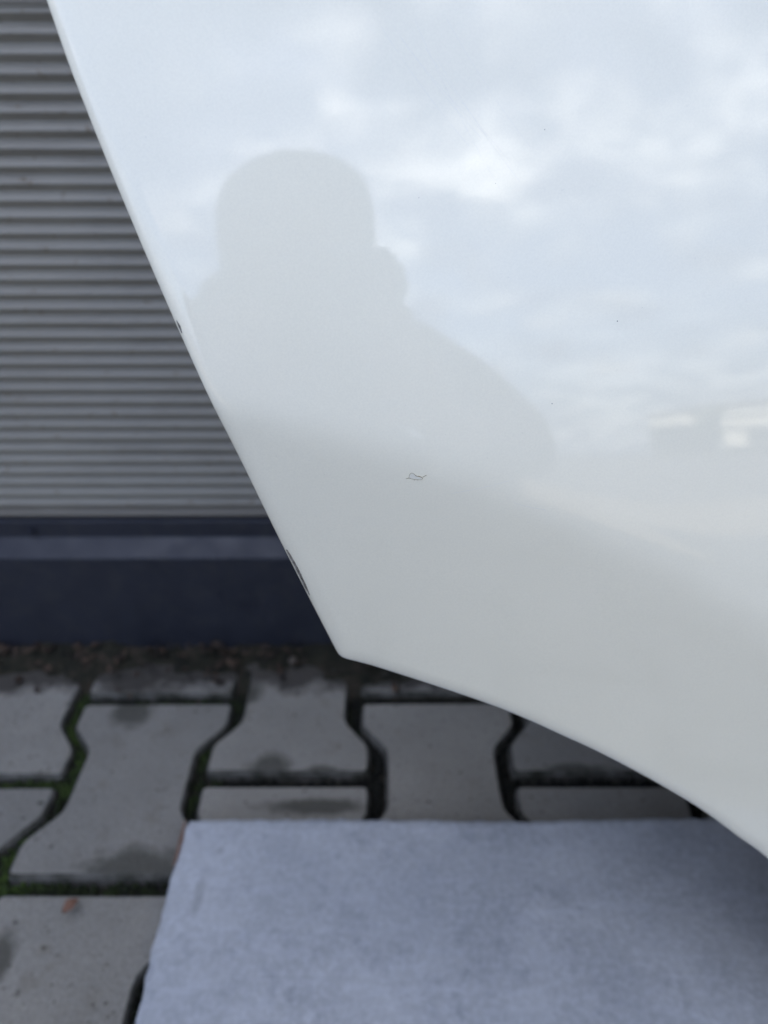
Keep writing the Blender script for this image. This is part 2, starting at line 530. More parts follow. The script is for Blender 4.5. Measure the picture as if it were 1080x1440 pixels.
def pebble(loc, r, label):
    bm = bmesh.new()
    bmesh.ops.create_icosphere(bm, subdivisions=2, radius=r)
    for v in bm.verts:
        v.co *= 1 + 0.25 * noise.noise(v.co * 90 + Vector(loc) * 30)
        v.co.z *= 0.65
    o = from_bm('pebble', bm, MPB.m, smooth=True)
    o.location = loc
    tag(o, label, 'pebble', 'small stones in the soil by the wall')
pebble((-0.098, 0.578, 0.010), 0.0055, 'pale round pebble in the soil left of the car door corner')
pebble((-0.425, 0.597, 0.012), 0.007, 'brown pebble in the soil at the far left by the plinth')
# one dead leaf on the near paver
def leaf(loc, rz, L_, label):
    vs, fs = [], []
    n = 8
    for i in range(n + 1):
        t = i / n
        wd = L_ * 0.28 * math.sin(math.pi * min(t * 1.05, 1)) ** 0.8 + 0.0002
        cz = 0.0015 + 0.004 * math.sin(t * 3.0)
        for s_ in (-1, 0, 1):
            vs.append((L_ * (t - .5), s_ * wd * (1 + .15 * math.sin(t * 17)), cz + abs(s_) * 0.0025))
    for i in range(n):
        for j in range(2):
            a = i * 3 + j
            fs.append((a, a + 3, a + 4, a + 1))
    o = from_py('dead_leaf', vs, fs, None, smooth=True)
    m = Mat('red_brown_leaf', (0.20, 0.10, 0.06), 0.8)
    o.data.materials.append(m.m)
    o.location = loc
    o.rotation_euler = (0.2, 0, rz)
    tag(o, label, 'leaf')
leaf((-0.243, 0.3125, 0.002), 0.9, 0.014, 'tiny curled reddish brown leaf on the paver left of the grey board')

# ------------------------------------------------------------------ building wall
bw = empty('building_wall', (0, 0.63, 0))
tag(bw, 'grey corrugated metal wall with navy plinth behind the car door', 'wall')
PITCHZ, AMP, X0, X1 = 0.01255, 0.0023, -3.0, 1.02
ys = 0.0
vs, fs = [], []
Z0, Z1 = 0.150, 2.2
PH = 0.1655                       # height of one ridge crown
SEG = 14
nz = int((Z1 - Z0) / PITCHZ * SEG)
for i in range(nz + 1):
    z = Z0 + (Z1 - Z0) * i / nz
    a = 2 * math.pi * (z - PH) / PITCHZ
    c_ = math.cos(a)
    prof = math.asin(0.93 * c_) / math.asin(0.93)
    y = ys - AMP * prof
    for k in range(5):
        x = X0 + (X1 - X0) * k / 4
        vs.append((x, y, z))
for i in range(nz):
    for k in range(4):
        a = i * 5 + k
        fs.append((a, a + 1, a + 6, a + 5))
from_py('corrugated_cladding', vs, fs, MC.m, bw, smooth=True)
# overlap lip of the upper sheet
bm = bmesh.new()
box(bm, X0, X1, -AMP - 0.0011, -AMP + 0.001, 0.5985, 0.5999)
from_bm('sheet_lip', bm, MC.m, bw)
# plinth flashing (y relative to the wall at 0.63)
prof = [(0.004, 0.1625), (-0.0075, 0.1622), (-0.0082, 0.1610), (-0.0082, 0.1432), (-0.0088, 0.1418), (-0.0262, 0.1288), (-0.0268, 0.1275), (-0.0268, -0.05), (0.004, -0.05)]
vs, fs = [], []
for x in (X0, X1):
    for (y, z) in prof:
        vs.append((x, y, z))
n = len(prof)
for i in range(n):
    j = (i + 1) % n
    fs.append((i, j, n + j, n + i))
fs += [tuple(range(n)), tuple(reversed(range(n, 2 * n)))]
from_py('plinth_flashing', vs, fs, MN.m, bw)
def screw(x):
    bm = bmesh.new()
    bmesh.ops.create_cone(bm, cap_ends=True, segments=12, radius1=0.0048, radius2=0.0045, depth=0.0012, matrix=Matrix.Translation((0, 0, 0.0006)))
    bmesh.ops.create_cone(bm, cap_ends=True, segments=6, radius1=0.0034, radius2=0.0030, depth=0.004, matrix=Matrix.Translation((0, 0, 0.0032)))
    o = from_bm('screw', bm, MN.m, bw)
    o.rotation_euler = (R(90), 0, 0)
    o.location = (x, -0.0082, 0.1515)
for k in range(-4, 6):
    screw(-0.362 + 0.30 * k)
# unseen return wall, added to block light from the right
vs, fs = [], []
YC0, YC1 = -1.13, -0.002
for i in range(nz + 1):
    z = -0.05 + (Z1 + 0.05) * i / nz
    xx = X1 - AMP * math.asin(0.93 * math.cos(2 * math.pi * (z - PH) / PITCHZ)) / math.asin(0.93)
    vs += [(xx, YC0, z), (xx, YC1, z)]
for i in range(nz):
    fs.append((2 * i, 2 * i + 1, 2 * i + 3, 2 * i + 2))
from_py('added_return_cladding', vs, fs, MC.m, bw, smooth=True)
bm = bmesh.new()
box(bm, X1 + 0.006, X1 + 3.0, YC0 - 0.002, 0.003, -0.1, 2.2)
from_bm('added_return_core', bm, MC.m, bw)
# unseen chest-high screen, added to cut low light from the left
bm = bmesh.new()
box(bm, -1.42, -1.36, -1.5, -0.03, -0.05, 1.15)
from_bm('added_light_screen', bm, MN.m, bw)
# body of the building behind the cladding
bm = bmesh.new()
box(bm, X0, X1 + 3.0, 0.006, 5.0, -0.1, 2.2)
from_bm('wall_core', bm, MC.m, bw)
bm = bmesh.new()
box(bm, X0 - 0.1, X1 + 3.1, -0.03, 5.1, 2.203, 2.3)
box(bm, X1 - 0.03, X1 + 3.1, YC0 - 0.03, -0.032, 2.203, 2.3)  # roof over the added return wall
from_bm('roof_edge', bm, MN.m, bw)

# ------------------------------------------------------------------ grey board
def board():
    x0, x1, y0, y1, t = -0.1665, 0.98, -0.02, 0.378, 0.02
    outl = []
    def edge(a, b, n):
        for i in range(n):
            p = Vector(a).lerp(Vector(b), i / n)
            k = noise.noise((p.x * 150, p.y * 150, 9)) * 0.0014 + noise.noise((p.x * 45, p.y * 45, 9)) * 0.0012 + noise.noise((p.x * 9, p.y * 9, 2)) * 0.002
            outl.append(Vector((p.x + k, p.y + k)))
    edge((x0 + .004, y1), (x1, y1), 360)
    edge((x1, y1), (x1, y0), 40)
    edge((x1, y0), (x0, y0), 90)
    edge((x0, y0), (x0, y1 - .004), 60)
    bm = bmesh.new()
    rings = []
    m = len(outl)
    for ins, z in ((0, 0.001), (0, t - .004), (.0015, t - .001), (.005, t)):
        r_ = []
        for i in range(m):
            d = (outl[(i + 3) % m] - outl[i - 3]).normalized()
            nn = Vector((d.y, -d.x))
            p = outl[i] + nn * ins
            r_.append(bm.verts.new((p.x, p.y, z)))
        rings.append(r_)
    for a, b in zip(rings, rings[1:]):
        for i in range(m):
            j = (i + 1) % m
            bm.faces.new((a[i], a[j], b[j], b[i]))
    bm.faces.new(rings[-1]); bm.faces.new(list(reversed(rings[0])))
    bmesh.ops.recalc_face_normals(bm, faces=bm.faces)
    o = from_bm('grey_board', bm, MS.m)
    tag(o, 'flat pale blue-grey board on the pavers beneath the white car door', 'board')
    # brown core showing at the chipped corner
    bm = bmesh.new()
    n = 14
    top = []
    for i in range(n + 1):
        y = 0.337 + 0.040 * i / n
        wdt = 0.0032 * math.sin(math.pi * (0.15 + 0.8 * i / n)) * (0.8 + 0.4 * noise.noise((y * 200, 1, 1)))
        top.append([bm.verts.new((x0 - 0.0018 - wdt * .3, y, t - 0.010)), bm.verts.new((x0 - 0.001 - wdt * .2, y, t - 0.002)), bm.verts.new((x0 + wdt, y, t + 0.0007))])
    for a, b in zip(top, top[1:]):
        for k in range(2):
            bm.faces.new((a[k], b[k], b[k + 1], a[k + 1]))
    from_bm('chipped_edge', bm, MSE.m, o, True)
board()

# ------------------------------------------------------------------ car door
DP = Vector((-0.01648637, 0.2, 0.37310696))
DU = Vector((0.99756405, 0.06975647, 0))
DV = Vector((-0.01091232, 0.1560534, 0.98768834))
DN = Vector((0.06889766, -0.98528238, 0.15643447))
AC, AR = (-0.2046, -0.5306), 0.5679
def WH(u, v):
    """outward height of the skin: a flare round the wheel arch, hollow above it"""
    s = math.hypot(u - AC[0], v - AC[1]) - AR
    k = .0018 + .015 * min(max(u + .04, 0), .25)
    T1, T2 = .19, -.095
    h = T1 * s + (T2 - T1) * k * math.log1p(math.exp(min((s - .085) / k, 60)))
    h -= max(0, s - .085) ** 2 / 6. + (u - .08) ** 2 / 14
    return h
WH0 = WH(0, 0)
def DPOS(u, v, w_=0.0):
    return DP + DU * u + DV * v + DN * (WH(u, v) - WH0 + w_)
def DNOR(u, v):
    e = 1e-4
    a = (WH(u + e, v) - WH(u - e, v)) / (2 * e)
    b = (WH(u, v + e) - WH(u, v - e)) / (2 * e)
    return (DN - DU * a - DV * b).normalized()
EDGE = [[-0.0672, 0.2032], [-0.0604, 0.1776], [-0.0504, 0.1458], [-0.041, 0.1179], [-0.0298, 0.0858], [-0.0199, 0.0554], [-0.0096, 0.0249], [0.0003, -0.0036]]
ARCH = [[0.0066, -0.0057], [0.0167, -0.0097], [0.0517, -0.0254], [0.0709, -0.0352], [0.0893, -0.0462], [0.1052, -0.0558], [0.1287, -0.0717], [0.15, -0.0874], [0.1612, -0.0967], [0.1771, -0.1111], [0.1936, -0.1259], [0.232, -0.168], [0.268, -0.218], [0.300, -0.275], [0.325, -0.335]]
def smooth_poly(P, n):
    """Catmull-Rom through the points"""
    P = [Vector(p) for p in P]
    P = [P[0] * 2 - P[1]] + P + [P[-1] * 2 - P[-2]]
    out = []
    for i in range(1, len(P) - 2):
        for k in range(n):
            t = k / n
            a, b, c_, d = P[i - 1], P[i], P[i + 1], P[i + 2]
            out.append(0.5 * ((2 * b) + (c_ - a) * t + (2 * a - 5 * b + 4 * c_ - d) * t * t + (3 * b - a - 3 * c_ + d) * t ** 3))
    out.append(P[-2])
    return out
left = smooth_poly([[-0.118, 0.44], [-0.103, 0.36], [-0.085, 0.28]] + EDGE[:-1], 12)
arch = smooth_poly(ARCH, 10)
poly = left + [Vector((0.0003, -0.0036))] + arch + [Vector((0.335, -0.3585)), Vector((0.94, -0.3605)), Vector((0.97, 0.44))]
# resample corners: round them, then space points evenly
def round_corners(P, r_of):
    out = []
    n = len(P)
    for i in range(n):
        a, b, c_ = P[i - 1], P[i], P[(i + 1) % n]
        d0, d1 = (a - b).normalized(), (c_ - b).normalized()
        ang = d0.angle(d1, math.pi)
        if ang > R(160):
            out.append(b); continue
        cut = min(r_of(b), (a - b).length * .45, (c_ - b).length * .45)
        p0, p1 = b + d0 * cut, b + d1 * cut
        for k in range(9):
            t = k / 8
            out.append(p0 * (1 - t) ** 2 + b * 2 * t * (1 - t) + p1 * t * t)
    return out
def resample(P, step):
    out = []
    n = len(P)
    carry = 0
    for i in range(n):
        a, b = P[i], P[(i + 1) % n]
        ln = (b - a).length
        if ln < 1e-7: continue
        t = carry
        while t < ln:
            out.append(a.lerp(b, t / ln)); t += step
        carry = t - ln
    return out
# move points next to the visible corner away so that its radius can be 5 mm
poly = [p for p in poly if not (0 < (p - Vector((0.0003, -0.0036))).length < 0.005)]
poly = round_corners(poly, lambda b: 0.0036 if b.length < 0.03 else 0.03)
poly = resample(poly, 0.0019)
PN = len(poly)
def inset(P, d, sm=2):
    out = []
    n = len(P)
    for i in range(n):
        t = (P[(i + sm) % n] - P[i - sm]).normalized()
        out.append(P[i] + Vector((-t.y, t.x)) * d)     # counter-clockwise outline: inside is on the left
    return out
area = sum(poly[i].x * poly[(i + 1) % PN].y - poly[(i + 1) % PN].x * poly[i].y for i in range(PN))
if area < 0:
    poly.reverse()

door = empty('car_door', DPOS(0.5, -0.3605))
tag(door, 'white car door with wheel arch cut-out standing on the grey board', 'car door')
bpy.context.view_layer.update()
inv = door.matrix_world.inverted()
inv = Matrix.Translation(-door.location)

def build_skin():
    D, A = 0.0072, 0.0026
    verts, norms, faces = [], [], []
    rings = []
    # hem: from the folded back flange round the rim to the outer face
    prof = [(0.014, -A - 0.0016, -1.0, 0), (0.0012, -A - 0.0016, -1.0, 0), (0.0003, -A - 0.0010, -0.3, 1), (0.0, -A, 0.0, 1)]
    for deg in (10, 20, 30, 40, 50, 60, 68, 76, 84, 90):
        t = R(deg)
        d = D * (1 - math.cos(t)); z = -A * (1 - math.sin(t))
        # normal of the ellipse
        nx_, nz_ = math.cos(t) / D, math.sin(t) / A
        l_ = math.hypot(nx_, nz_)
        prof.append((d, z, nz_ / l_, nx_ / l_))
    for (d, z, nz_, nx_) in prof:
        ip = inset(poly, d)
        ring = []
        for i, p in enumerate(ip):
            t = (poly[(i + 2) % PN] - poly[i - 2]).normalized()
            o2 = Vector((t.y, -t.x))
            nn = DNOR(p.x, p.y)
            on = (DU * o2.x + DV * o2.y)
            on = (on - nn * on.dot(nn)).normalized()
            ring.append(len(verts))
            verts.append(inv @ DPOS(p.x, p.y, z))
            norms.append((nn * nz_ + on * nx_).normalized())
        rings.append(ring)
    for a, b in zip(rings, rings[1:]):
        for i in range(PN):
            j = (i + 1) % PN
            faces.append((a[i], a[j], b[j], b[i]))
    # inner face, triangulated over a fine grid
    ip = inset(poly, D)
    pts = [p.copy() for p in ip]
    edges = [(i, (i + 1) % PN) for i in range(PN)]
    def inside(x, y):
        c_ = False
        j = len(ipc) - 1
        for i in range(len(ipc)):
            xi, yi = ipc[i]; xj, yj = ipc[j]
            if (yi > y) != (yj > y) and x < (xj - xi) * (y - yi) / (yj - yi) + xi:
                c_ = not c_
            j = i
        return c_
    ipc = [(p.x, p.y) for p in inset(poly, D + 0.003)[::2]]
    grid = []
    def add(x0, x1, y0, y1, st, skip=None):
        y = y0
        row = 0
        while y < y1:
            x = x0 + (st * .5 if row % 2 else 0)
            while x < x1:
                if not (skip and skip[0] <= x <= skip[1] and skip[2] <= y <= skip[3]) and inside(x, y):
                    grid.append(Vector((x, y)))
                x += st
            y += st; row += 1
    fine = (-0.13, 0.26, -0.22, 0.26)
    add(*fine, 0.0052)
    add(-0.2, 1.0, -0.38, 0.46, 0.02, fine)
    allp = pts + grid
    vo, ed, fo, *_ = delaunay_2d_cdt(allp, edges, [], 1, 1e-7)
    base = len(verts)
    for p in vo:
        verts.append(inv @ DPOS(p.x, p.y, 0.0))
        norms.append(DNOR(p.x, p.y))
    for f in fo:
        faces.append(tuple(base + i for i in f))
    me = bpy.data.meshes.new('outer_skin')
    me.from_pydata([tuple(v) for v in verts], [], faces)
    # consistent facing
    me.update()
    for p in me.polygons:
        p.use_smooth = True
    nv = [tuple(x) for x in norms]
    flip = []
    for p in me.polygons:
        s_ = sum((norms[v] for v in p.vertices), Vector())
        if p.normal.dot(s_) < 0: flip.append(p.index)
    if flip:
        bm = bmesh.new(); bm.from_mesh(me); bm.faces.ensure_lookup_table()
        bmesh.ops.reverse_faces(bm, faces=[bm.faces[i] for i in flip])
        bm.to_mesh(me); bm.free()
    me.normals_split_custom_set_from_vertices(nv)
    me.materials.append(MW.m)
    o = bpy.data.objects.new('outer_skin', me)
    COL.objects.link(o); o.parent = door
    return o
skin = build_skin()
# inner panel behind the skin
def build_inner():
    q = resample(poly, 0.02)
    vs, fs = [], []
    rings = []
    for ins, w_ in ((0.006, -0.0062), (0.016, -0.010), (0.020, -0.10), (0.06, -0.118)):
        r_ = []
        for p in inset(q, ins, 1):
            r_.append(len(vs)); vs.append(inv @ DPOS(p.x, p.y, w_))
        rings.append(r_)
    m = len(q)
    for a, b in zip(rings, rings[1:]):
        for i in range(m):
            j = (i + 1) % m
            fs.append((a[j], a[i], b[i], b[j]))
    fs.append(tuple(rings[-1]))
    from_py('inner_panel', vs, fs, ME.m, door)
build_inner()
# unseen cabin-side trim with pocket, added deep to darken the board below
def build_shade_trim():
    q = resample(poly, 0.02)
    vs, fs, rings = [], [], []
    for ins, w_ in ((0.035, -0.112), (0.042, -0.215), (0.085, -0.235)):
        r_ = []
        for p in inset(q, ins, 1):
            r_.append(len(vs)); vs.append(inv @ DPOS(p.x, p.y, w_ + (0.095 if p.y > 0.05 else 0.0)))
        rings.append(r_)
    m = len(q)
    for a, b in zip(rings, rings[1:]):
        for i in range(m):
            j = (i + 1) % m
            fs.append((a[j], a[i], b[i], b[j]))
    fs.append(tuple(rings[-1]))
    from_py('added_shade_trim', vs, fs, MRB.m, door)
build_shade_trim()
# window frame, pane and belt seal above the picture
def frame_pt(u, v):
    k = max(0, v - 0.43)
    return inv @ (DPOS(u, min(v, 0.43), -0.030) + DV * k * 0.93 - DN * k * 0.36)
vs, fs = [], []
loop = [(-0.10, 0.425), (-0.07, 0.54), (0.03, 0.67), (0.20, 0.75), (0.48, 0.785), (0.76, 0.78), (0.91, 0.75), (0.94, 0.425)]
sm = smooth_poly([list(p) for p in loop], 6)
tube(vs, fs, [frame_pt(p.x, p.y) for p in sm], 0.016, 8)
from_py('window_frame', vs, fs, ME.m, door, True)
gv = [frame_pt(p.x, p.y) for p in sm]
gv2 = [v - DN * 0.004 for v in gv]
n = len(gv)
fs = [tuple(range(n)), tuple(reversed(range(n, 2 * n)))] + [(i, i + n, (i + 1) % n + n, (i + 1) % n) for i in range(n)]
from_py('window_pane', gv + gv2, fs, MGL.m, door)
vs, fs = [], []
tube(vs, fs, [inv @ DPOS(u, 0.432, -0.008) for u in [-0.10 + 0.055 * i for i in range(20)]], 0.008, 8)
from_py('belt_seal', vs, fs, MRB.m, door, True)
# pull handle
vs, fs = [], []
hp = [(0.02, 0.375, 0.0), (0.03, 0.376, 0.022), (0.06, 0.377, 0.034), (0.12, 0.378, 0.037), (0.18, 0.377, 0.034), (0.21, 0.376, 0.022), (0.22, 0.375, 0.0)]
tube(vs, fs, [inv @ DPOS(*p) for p in hp], [0.013, 0.013, 0.012, 0.012, 0.012, 0.013, 0.013], 10)
from_py('door_handle', vs, fs, MW.m, door, True)

# paint damage, each lying on the skin
def ribbon(name, pts, wid, mat, lift=0.00012, jit=0.0, parent=skin):
    vs, fs = [], []
    n = len(pts)
    P2 = [Vector(p) for p in pts]
    for i, p in enumerate(P2):
        t = (P2[min(i + 1, n - 1)] - P2[max(i - 1, 0)]).normalized()
        nn = Vector((-t.y, t.x))
        ww = (wid[i] if isinstance(wid, list) else wid) * (1 + jit * random.uniform(-1, 1))
        for s_, z in ((-1, 0), (-.4, 1), (.4, 1), (1, 0)):
            q = p + nn * ww * .5 * s_
            vs.append(inv @ DPOS(q.x, q.y, lift * z - 0.00002))
    for i in range(n - 1):
        for k in range(3):
            a = i * 4 + k
            fs.append((a, a + 1, a + 5, a + 4))
    return from_py(name, vs, fs, mat, parent)
CH = [[0.02376, 0.07426], [0.02466, 0.0745], [0.02486, 0.0755], [0.02553, 0.07623], [0.02643, 0.07571], [0.02712, 0.07508], [0.02802, 0.07494], [0.02893, 0.07442], [0.02883, 0.07392], [0.02759, 0.07382], [0.02601, 0.0741], [0.02466, 0.0745]]
cp = smooth_poly(CH, 6)
wl = [0.00009 + 0.00013 * abs(noise.noise((i * .35, 2.2, 0))) + 0.00010 * (1 if 26 < i < 44 else 0) for i in range(len(cp))]
o = ribbon('paint_chip', [p + Vector((noise.noise((i * .9, 0, 0)), noise.noise((0, i * .9, 4)))) * 0.00008 for i, p in enumerate(cp)], wl, MCH.m, jit=.35)
o['label'] = 'small ragged paint chip outline in the white panel'
# bare primer inside the chip
cen = sum((Vector(p) for p in CH[1:-1]), Vector((0, 0))) / (len(CH) - 2)
ring_ = [Vector(p) for p in CH[1:-1]]
vs = [inv @ DPOS(cen.x, cen.y, 0.00002)] + [inv @ DPOS(p.x, p.y, 0.00002) for p in ring_]
n = len(ring_)
from_py('bare_primer', vs, [(0, 1 + i, 1 + (i + 1) % n) for i in range(n)], MPR.m, skin)
ribbon('paint_chip_tail', smooth_poly([[0.02915, 0.07467], [0.02959, 0.07503], [0.03026, 0.07539]], 4), 0.00016, MCH.m, jit=.5)
def speck(u, v, r):
    vs = [inv @ DPOS(u, v, 0.0001)]
    n = 8
    for k in range(n):
        a = k * 2 * math.pi / n
        rr = r * random.uniform(.7, 1.3)
        vs.append(inv @ DPOS(u + math.cos(a) * rr, v + math.sin(a) * rr, -0.00002))
    from_py('paint_speck', vs, [(0, 1 + k, 1 + (k + 1) % n) for k in range(n)], MDK.m, skin)
for (u, v, r) in ((0.02647, 0.07371, .00011), (0.02737, 0.07375, .0001), (0.08863, 0.12081, .00024), (0.06952, 0.09668, .00018), (0.06354, 0.17289, .00018), (0.02804, 0.15578, .00011), (0.04993, 0.15925, .0001), (0.09618, 0.12453, .0001)):
    speck(u, v, r)
# hairline scratches from wiping, upper middle of the panel and round the chip
rs = random.Random(5)
for k in range(7):
    x0 = 0.0180 + 0.0030 * k + rs.uniform(-.0006, .0006)
    l0, l1 = 0.196 + rs.uniform(-.006, .004), 0.160 + rs.uniform(-.004, .012)
    ribbon('hairline_scratch', [(x0 + 0.020 * t + 0.004 * t * t, l0 + (l1 - l0) * t) for t in [i / 10 for i in range(11)]], 0.00014, MHS.m, lift=0.00002, jit=.3)
for k in range(9):
    a = rs.uniform(-.5, .2)
    u0, v0, l_ = rs.uniform(-.01, .06), rs.uniform(.03, .07), rs.uniform(.008, .02)
    ribbon('hairline_scratch', [(u0 + l_ * t * math.cos(a), v0 + l_ * t * math.sin(a) + .001 * t * t) for t in [i / 8 for i in range(9)]], 0.00012, MHS.m, lift=0.00002, jit=.3)

# scuffs on the rolled edge: strips that follow the rim between two heights
def rim_strip(name, v0, v1, d0, d1, mat, lift=0.00006, ragged=0.3):
    D, A = 0.0072, 0.0026
    idx = [i for i, p in enumerate(poly) if p.x < 0.02 and v0 <= p.y <= v1 and p.y > -0.003]
    idx.sort(key=lambda i: -poly[i].y)
    vs, fs = [], []
    K = 5
    n = len(idx)
    for m_, i in enumerate(idx):
        tt = m_ / max(1, n - 1)
        env = math.sin(math.pi * min(1, max(0, .06 + .9 * tt))) ** .5
        a0 = d0 * (1 + ragged * noise.noise((m_ * .4, 1, 2)))
        a1 = d0 + (d1 - d0) * env * (1 + ragged * noise.noise((m_ * .5, 7, 3)))
        t = (poly[(i + 2) % PN] - poly[i - 2]).normalized()
        nl = Vector((-t.y, t.x))
        for k in range(K):
            d = max(0.00002, a0 + (a1 - a0) * k / (K - 1))
            ct = max(-1, min(1, 1 - d / D))
            z = -A * (1 - math.sqrt(1 - ct * ct))
            p = poly[i] + nl * (d - lift * .7)
            vs.append(inv @ DPOS(p.x, p.y, z + lift))
    for m_ in range(n - 1):
        for k in range(K - 1):
            a = m_ * K + k
            fs.append((a, a + 1, a + K + 1, a + K))
    return from_py(name, vs, fs, mat, skin, True)
o = rim_strip('edge_scrape', 0.0255, 0.0480, 0.0007, 0.0018, MX.m)
o['label'] = 'dark scraped strip of bare metal on the rim'
rim_strip('edge_scuff', 0.1195, 0.1245, 0.0008, 0.0012, MX.m, ragged=.9)
rim_strip('edge_scuff', 0.1285, 0.1308, 0.0008, 0.0011, MX.m, ragged=.9)
rim_strip('edge_scuff', 0.1465, 0.1474, 0.0008, 0.0011, MX.m, ragged=.6)

# ------------------------------------------------------------------ photographer (seen mirrored in the paint)
MSK = Mat('skin', (0.42, 0.26, 0.19), 0.5)
MJK = Mat('dark_jacket_cloth', rough=0.9)
MJK.color(MJK.ramp(MJK.noise(40, 4), [(0.3, (0.016, 0.018, 0.022)), (0.7, (0.026, 0.028, 0.034))]))
MTR = Mat('dark_trousers_cloth', (0.02, 0.022, 0.03), 0.95)
MCP = Mat('knitted_cap', rough=1.0)
MCP.color(MCP.ramp(MCP.noise(200, 3), [(0.3, (0.012, 0.012, 0.014)), (0.7, (0.03, 0.03, 0.034))]))
MSH = Mat('dark_shoe', (0.02, 0.02, 0.02), 0.6)
MPH = Mat('phone_body', (0.02, 0.02, 0.024), 0.25)
MEY = Mat('eye', (0.6, 0.6, 0.58), 0.2)

def skinned(name, verts, edges, mat, parent=None, sub=2, root=0):
    """verts: (x, y, z, rx, ry)"""
    me = bpy.data.meshes.new(name)
    me.from_pydata([v[:3] for v in verts], edges, [])
    o = link(name, me, mat, parent)
    sk = o.modifiers.new('skin', 'SKIN')
    sk.use_smooth_shade = True
    lay = me.skin_vertices[0].data
    for i, v in enumerate(verts):
        lay[i].radius = (v[3], v[4] if len(v) > 4 else v[3])
        lay[i].use_root = (i == root)
    sb = o.modifiers.new('sub', 'SUBSURF')
    sb.levels = sb.render_levels = sub
    return o

PX = 0.022
V_, E_ = [], []
def vert(x, y, z, r, link_to=None, r2=None):
    V_.append((x, y, z, r, r2 if r2 else r))
    i = len(V_) - 1
    if link_to is not None:
        E_.append((link_to, i))
    return i
pel = vert(PX, -0.87, 0.22, 0.13, None, 0.11)
abd = vert(PX, -0.81, 0.38, 0.13, pel, 0.10)
che = vert(PX, -0.70, 0.53, 0.15, abd, 0.11)
upc = vert(PX, -0.62, 0.61, 0.12, che, 0.09)
nek = vert(PX, -0.55, 0.675, 0.055, upc)
hd0 = vert(PX, -0.505, 0.715, 0.062, nek)
hd1 = vert(PX, -0.475, 0.755, 0.080, hd0, 0.085)
hd2 = vert(PX, -0.475, 0.800, 0.076, hd1, 0.086)
nos = vert(PX, -0.388, 0.740, 0.011, hd1)
for s_ in (-1, 1):
    er = vert(PX + s_ * 0.088, -0.49, 0.755, 0.014, hd1)
    sh = vert(PX + s_ * 0.18, -0.61, 0.61, 0.062, upc)
    el = vert(PX + s_ * 0.235, -0.36, 0.455, 0.044, sh)
    wr = vert(s_ * 0.100, -0.095, 0.478, 0.027, el)
    pa = vert(s_ * 0.070, -0.050, 0.505, 0.030, wr, 0.018)
    # four fingers wrap the phone edge, the thumb closes on its face
    for k, (dz, ln) in enumerate(((0.034, .9), (0.012, 1.0), (-0.010, .95), (-0.030, .78))):
        a = vert(s_ * 0.060, -0.026 - 0.003 * k, 0.512 + dz, 0.0095, pa)
        b = vert(s_ * 0.052, -0.0035 - 0.0100 * k, 0.516 + dz, 0.0085, a)
        c_ = vert(s_ * (0.052 - 0.030 * ln) + 0.004, -0.004 - 0.0125 * k, 0.506 + dz * 1.05, 0.0075, b)
    t0 = vert(s_ * 0.058, -0.056, 0.522, 0.0115, pa)
    t1 = vert(s_ * 0.040, -0.052, 0.542, 0.0105, t0)
    t2 = vert(s_ * 0.022, -0.043, 0.550, 0.0090, t1)
    hp_ = vert(PX + s_ * 0.10, -0.87, 0.20, 0.09, pel)
    kn = vert(PX + s_ * 0.24, -0.50, 0.44, 0.060, hp_)
    ca = vert(PX + s_ * 0.22, -0.62, 0.26, 0.058, kn)
    an = vert(PX + s_ * 0.20, -0.73, 0.09, 0.038, ca)
    bl = vert(PX + s_ * 0.21, -0.58, 0.035, 0.034, an)
    to = vert(PX + s_ * 0.215, -0.51, 0.028, 0.026, bl)
person = skinned('person', V_, E_, MSK.m, None, 1)
tag(person, 'crouching person in dark jacket and cap mirrored in the white door', 'person')
# padded jacket, open at the hem over the thighs
V_, E_ = [], []
a = vert(PX, -0.87, 0.27, 0.20, None, 0.15)
b = vert(PX, -0.80, 0.41, 0.22, a, 0.17)
c_ = vert(PX, -0.70, 0.53, 0.205, b, 0.16)
d = vert(PX, -0.63, 0.61, 0.175, c_, 0.12)
e = vert(PX, -0.575, 0.66, 0.11, d, 0.10)
for s_ in (-1, 1):
    wd = 0.04 if s_ < 0 else 0.0            # the one elbow sticks out further
    sh = vert(PX + s_ * (0.17 + wd * .6), -0.615, 0.605 + wd * .5, 0.088, d)
    up = vert(PX + s_ * (0.215 + wd), -0.49, 0.535 + wd, 0.084, sh)
    el = vert(PX + s_ * (0.235 + wd), -0.36, 0.455, 0.076, up)
    fo = vert(PX * .5 + s_ * 0.175, -0.24, 0.462, 0.060, el)
    wr = vert(s_ * 0.125, -0.13, 0.470, 0.044, fo)
skinned('jacket', V_, E_, MJK.m, person)
# hood and collar folded round the neck
vs, fs = [], []
n, m = 28, 10
for i in range(n):
    a = 2 * math.pi * i / n
    back = 0.5 - 0.5 * math.sin(a)
    for k in range(m):
        q = 2 * math.pi * k / m
        rr = (0.032 + 0.014 * back) * (1 + 0.12 * math.sin(3 * a + 1) * math.sin(q))
        rad = 0.102 + rr * math.cos(q)
        vs.append((PX + 0.010 + rad * 1.10 * math.cos(a), -0.545 + rad * 0.95 * math.sin(a), 0.690 + 0.012 * math.cos(a + .5) + 0.030 * back + rr * 1.15 * math.sin(q) - 0.012 * math.sin(a)))
for i in range(n):
    for k in range(m):
        fs.append((i * m + k, ((i + 1) % n) * m + k, ((i + 1) % n) * m + (k + 1) % m, i * m + (k + 1) % m))
from_py('collar', vs, fs, MJK.m, person, True)
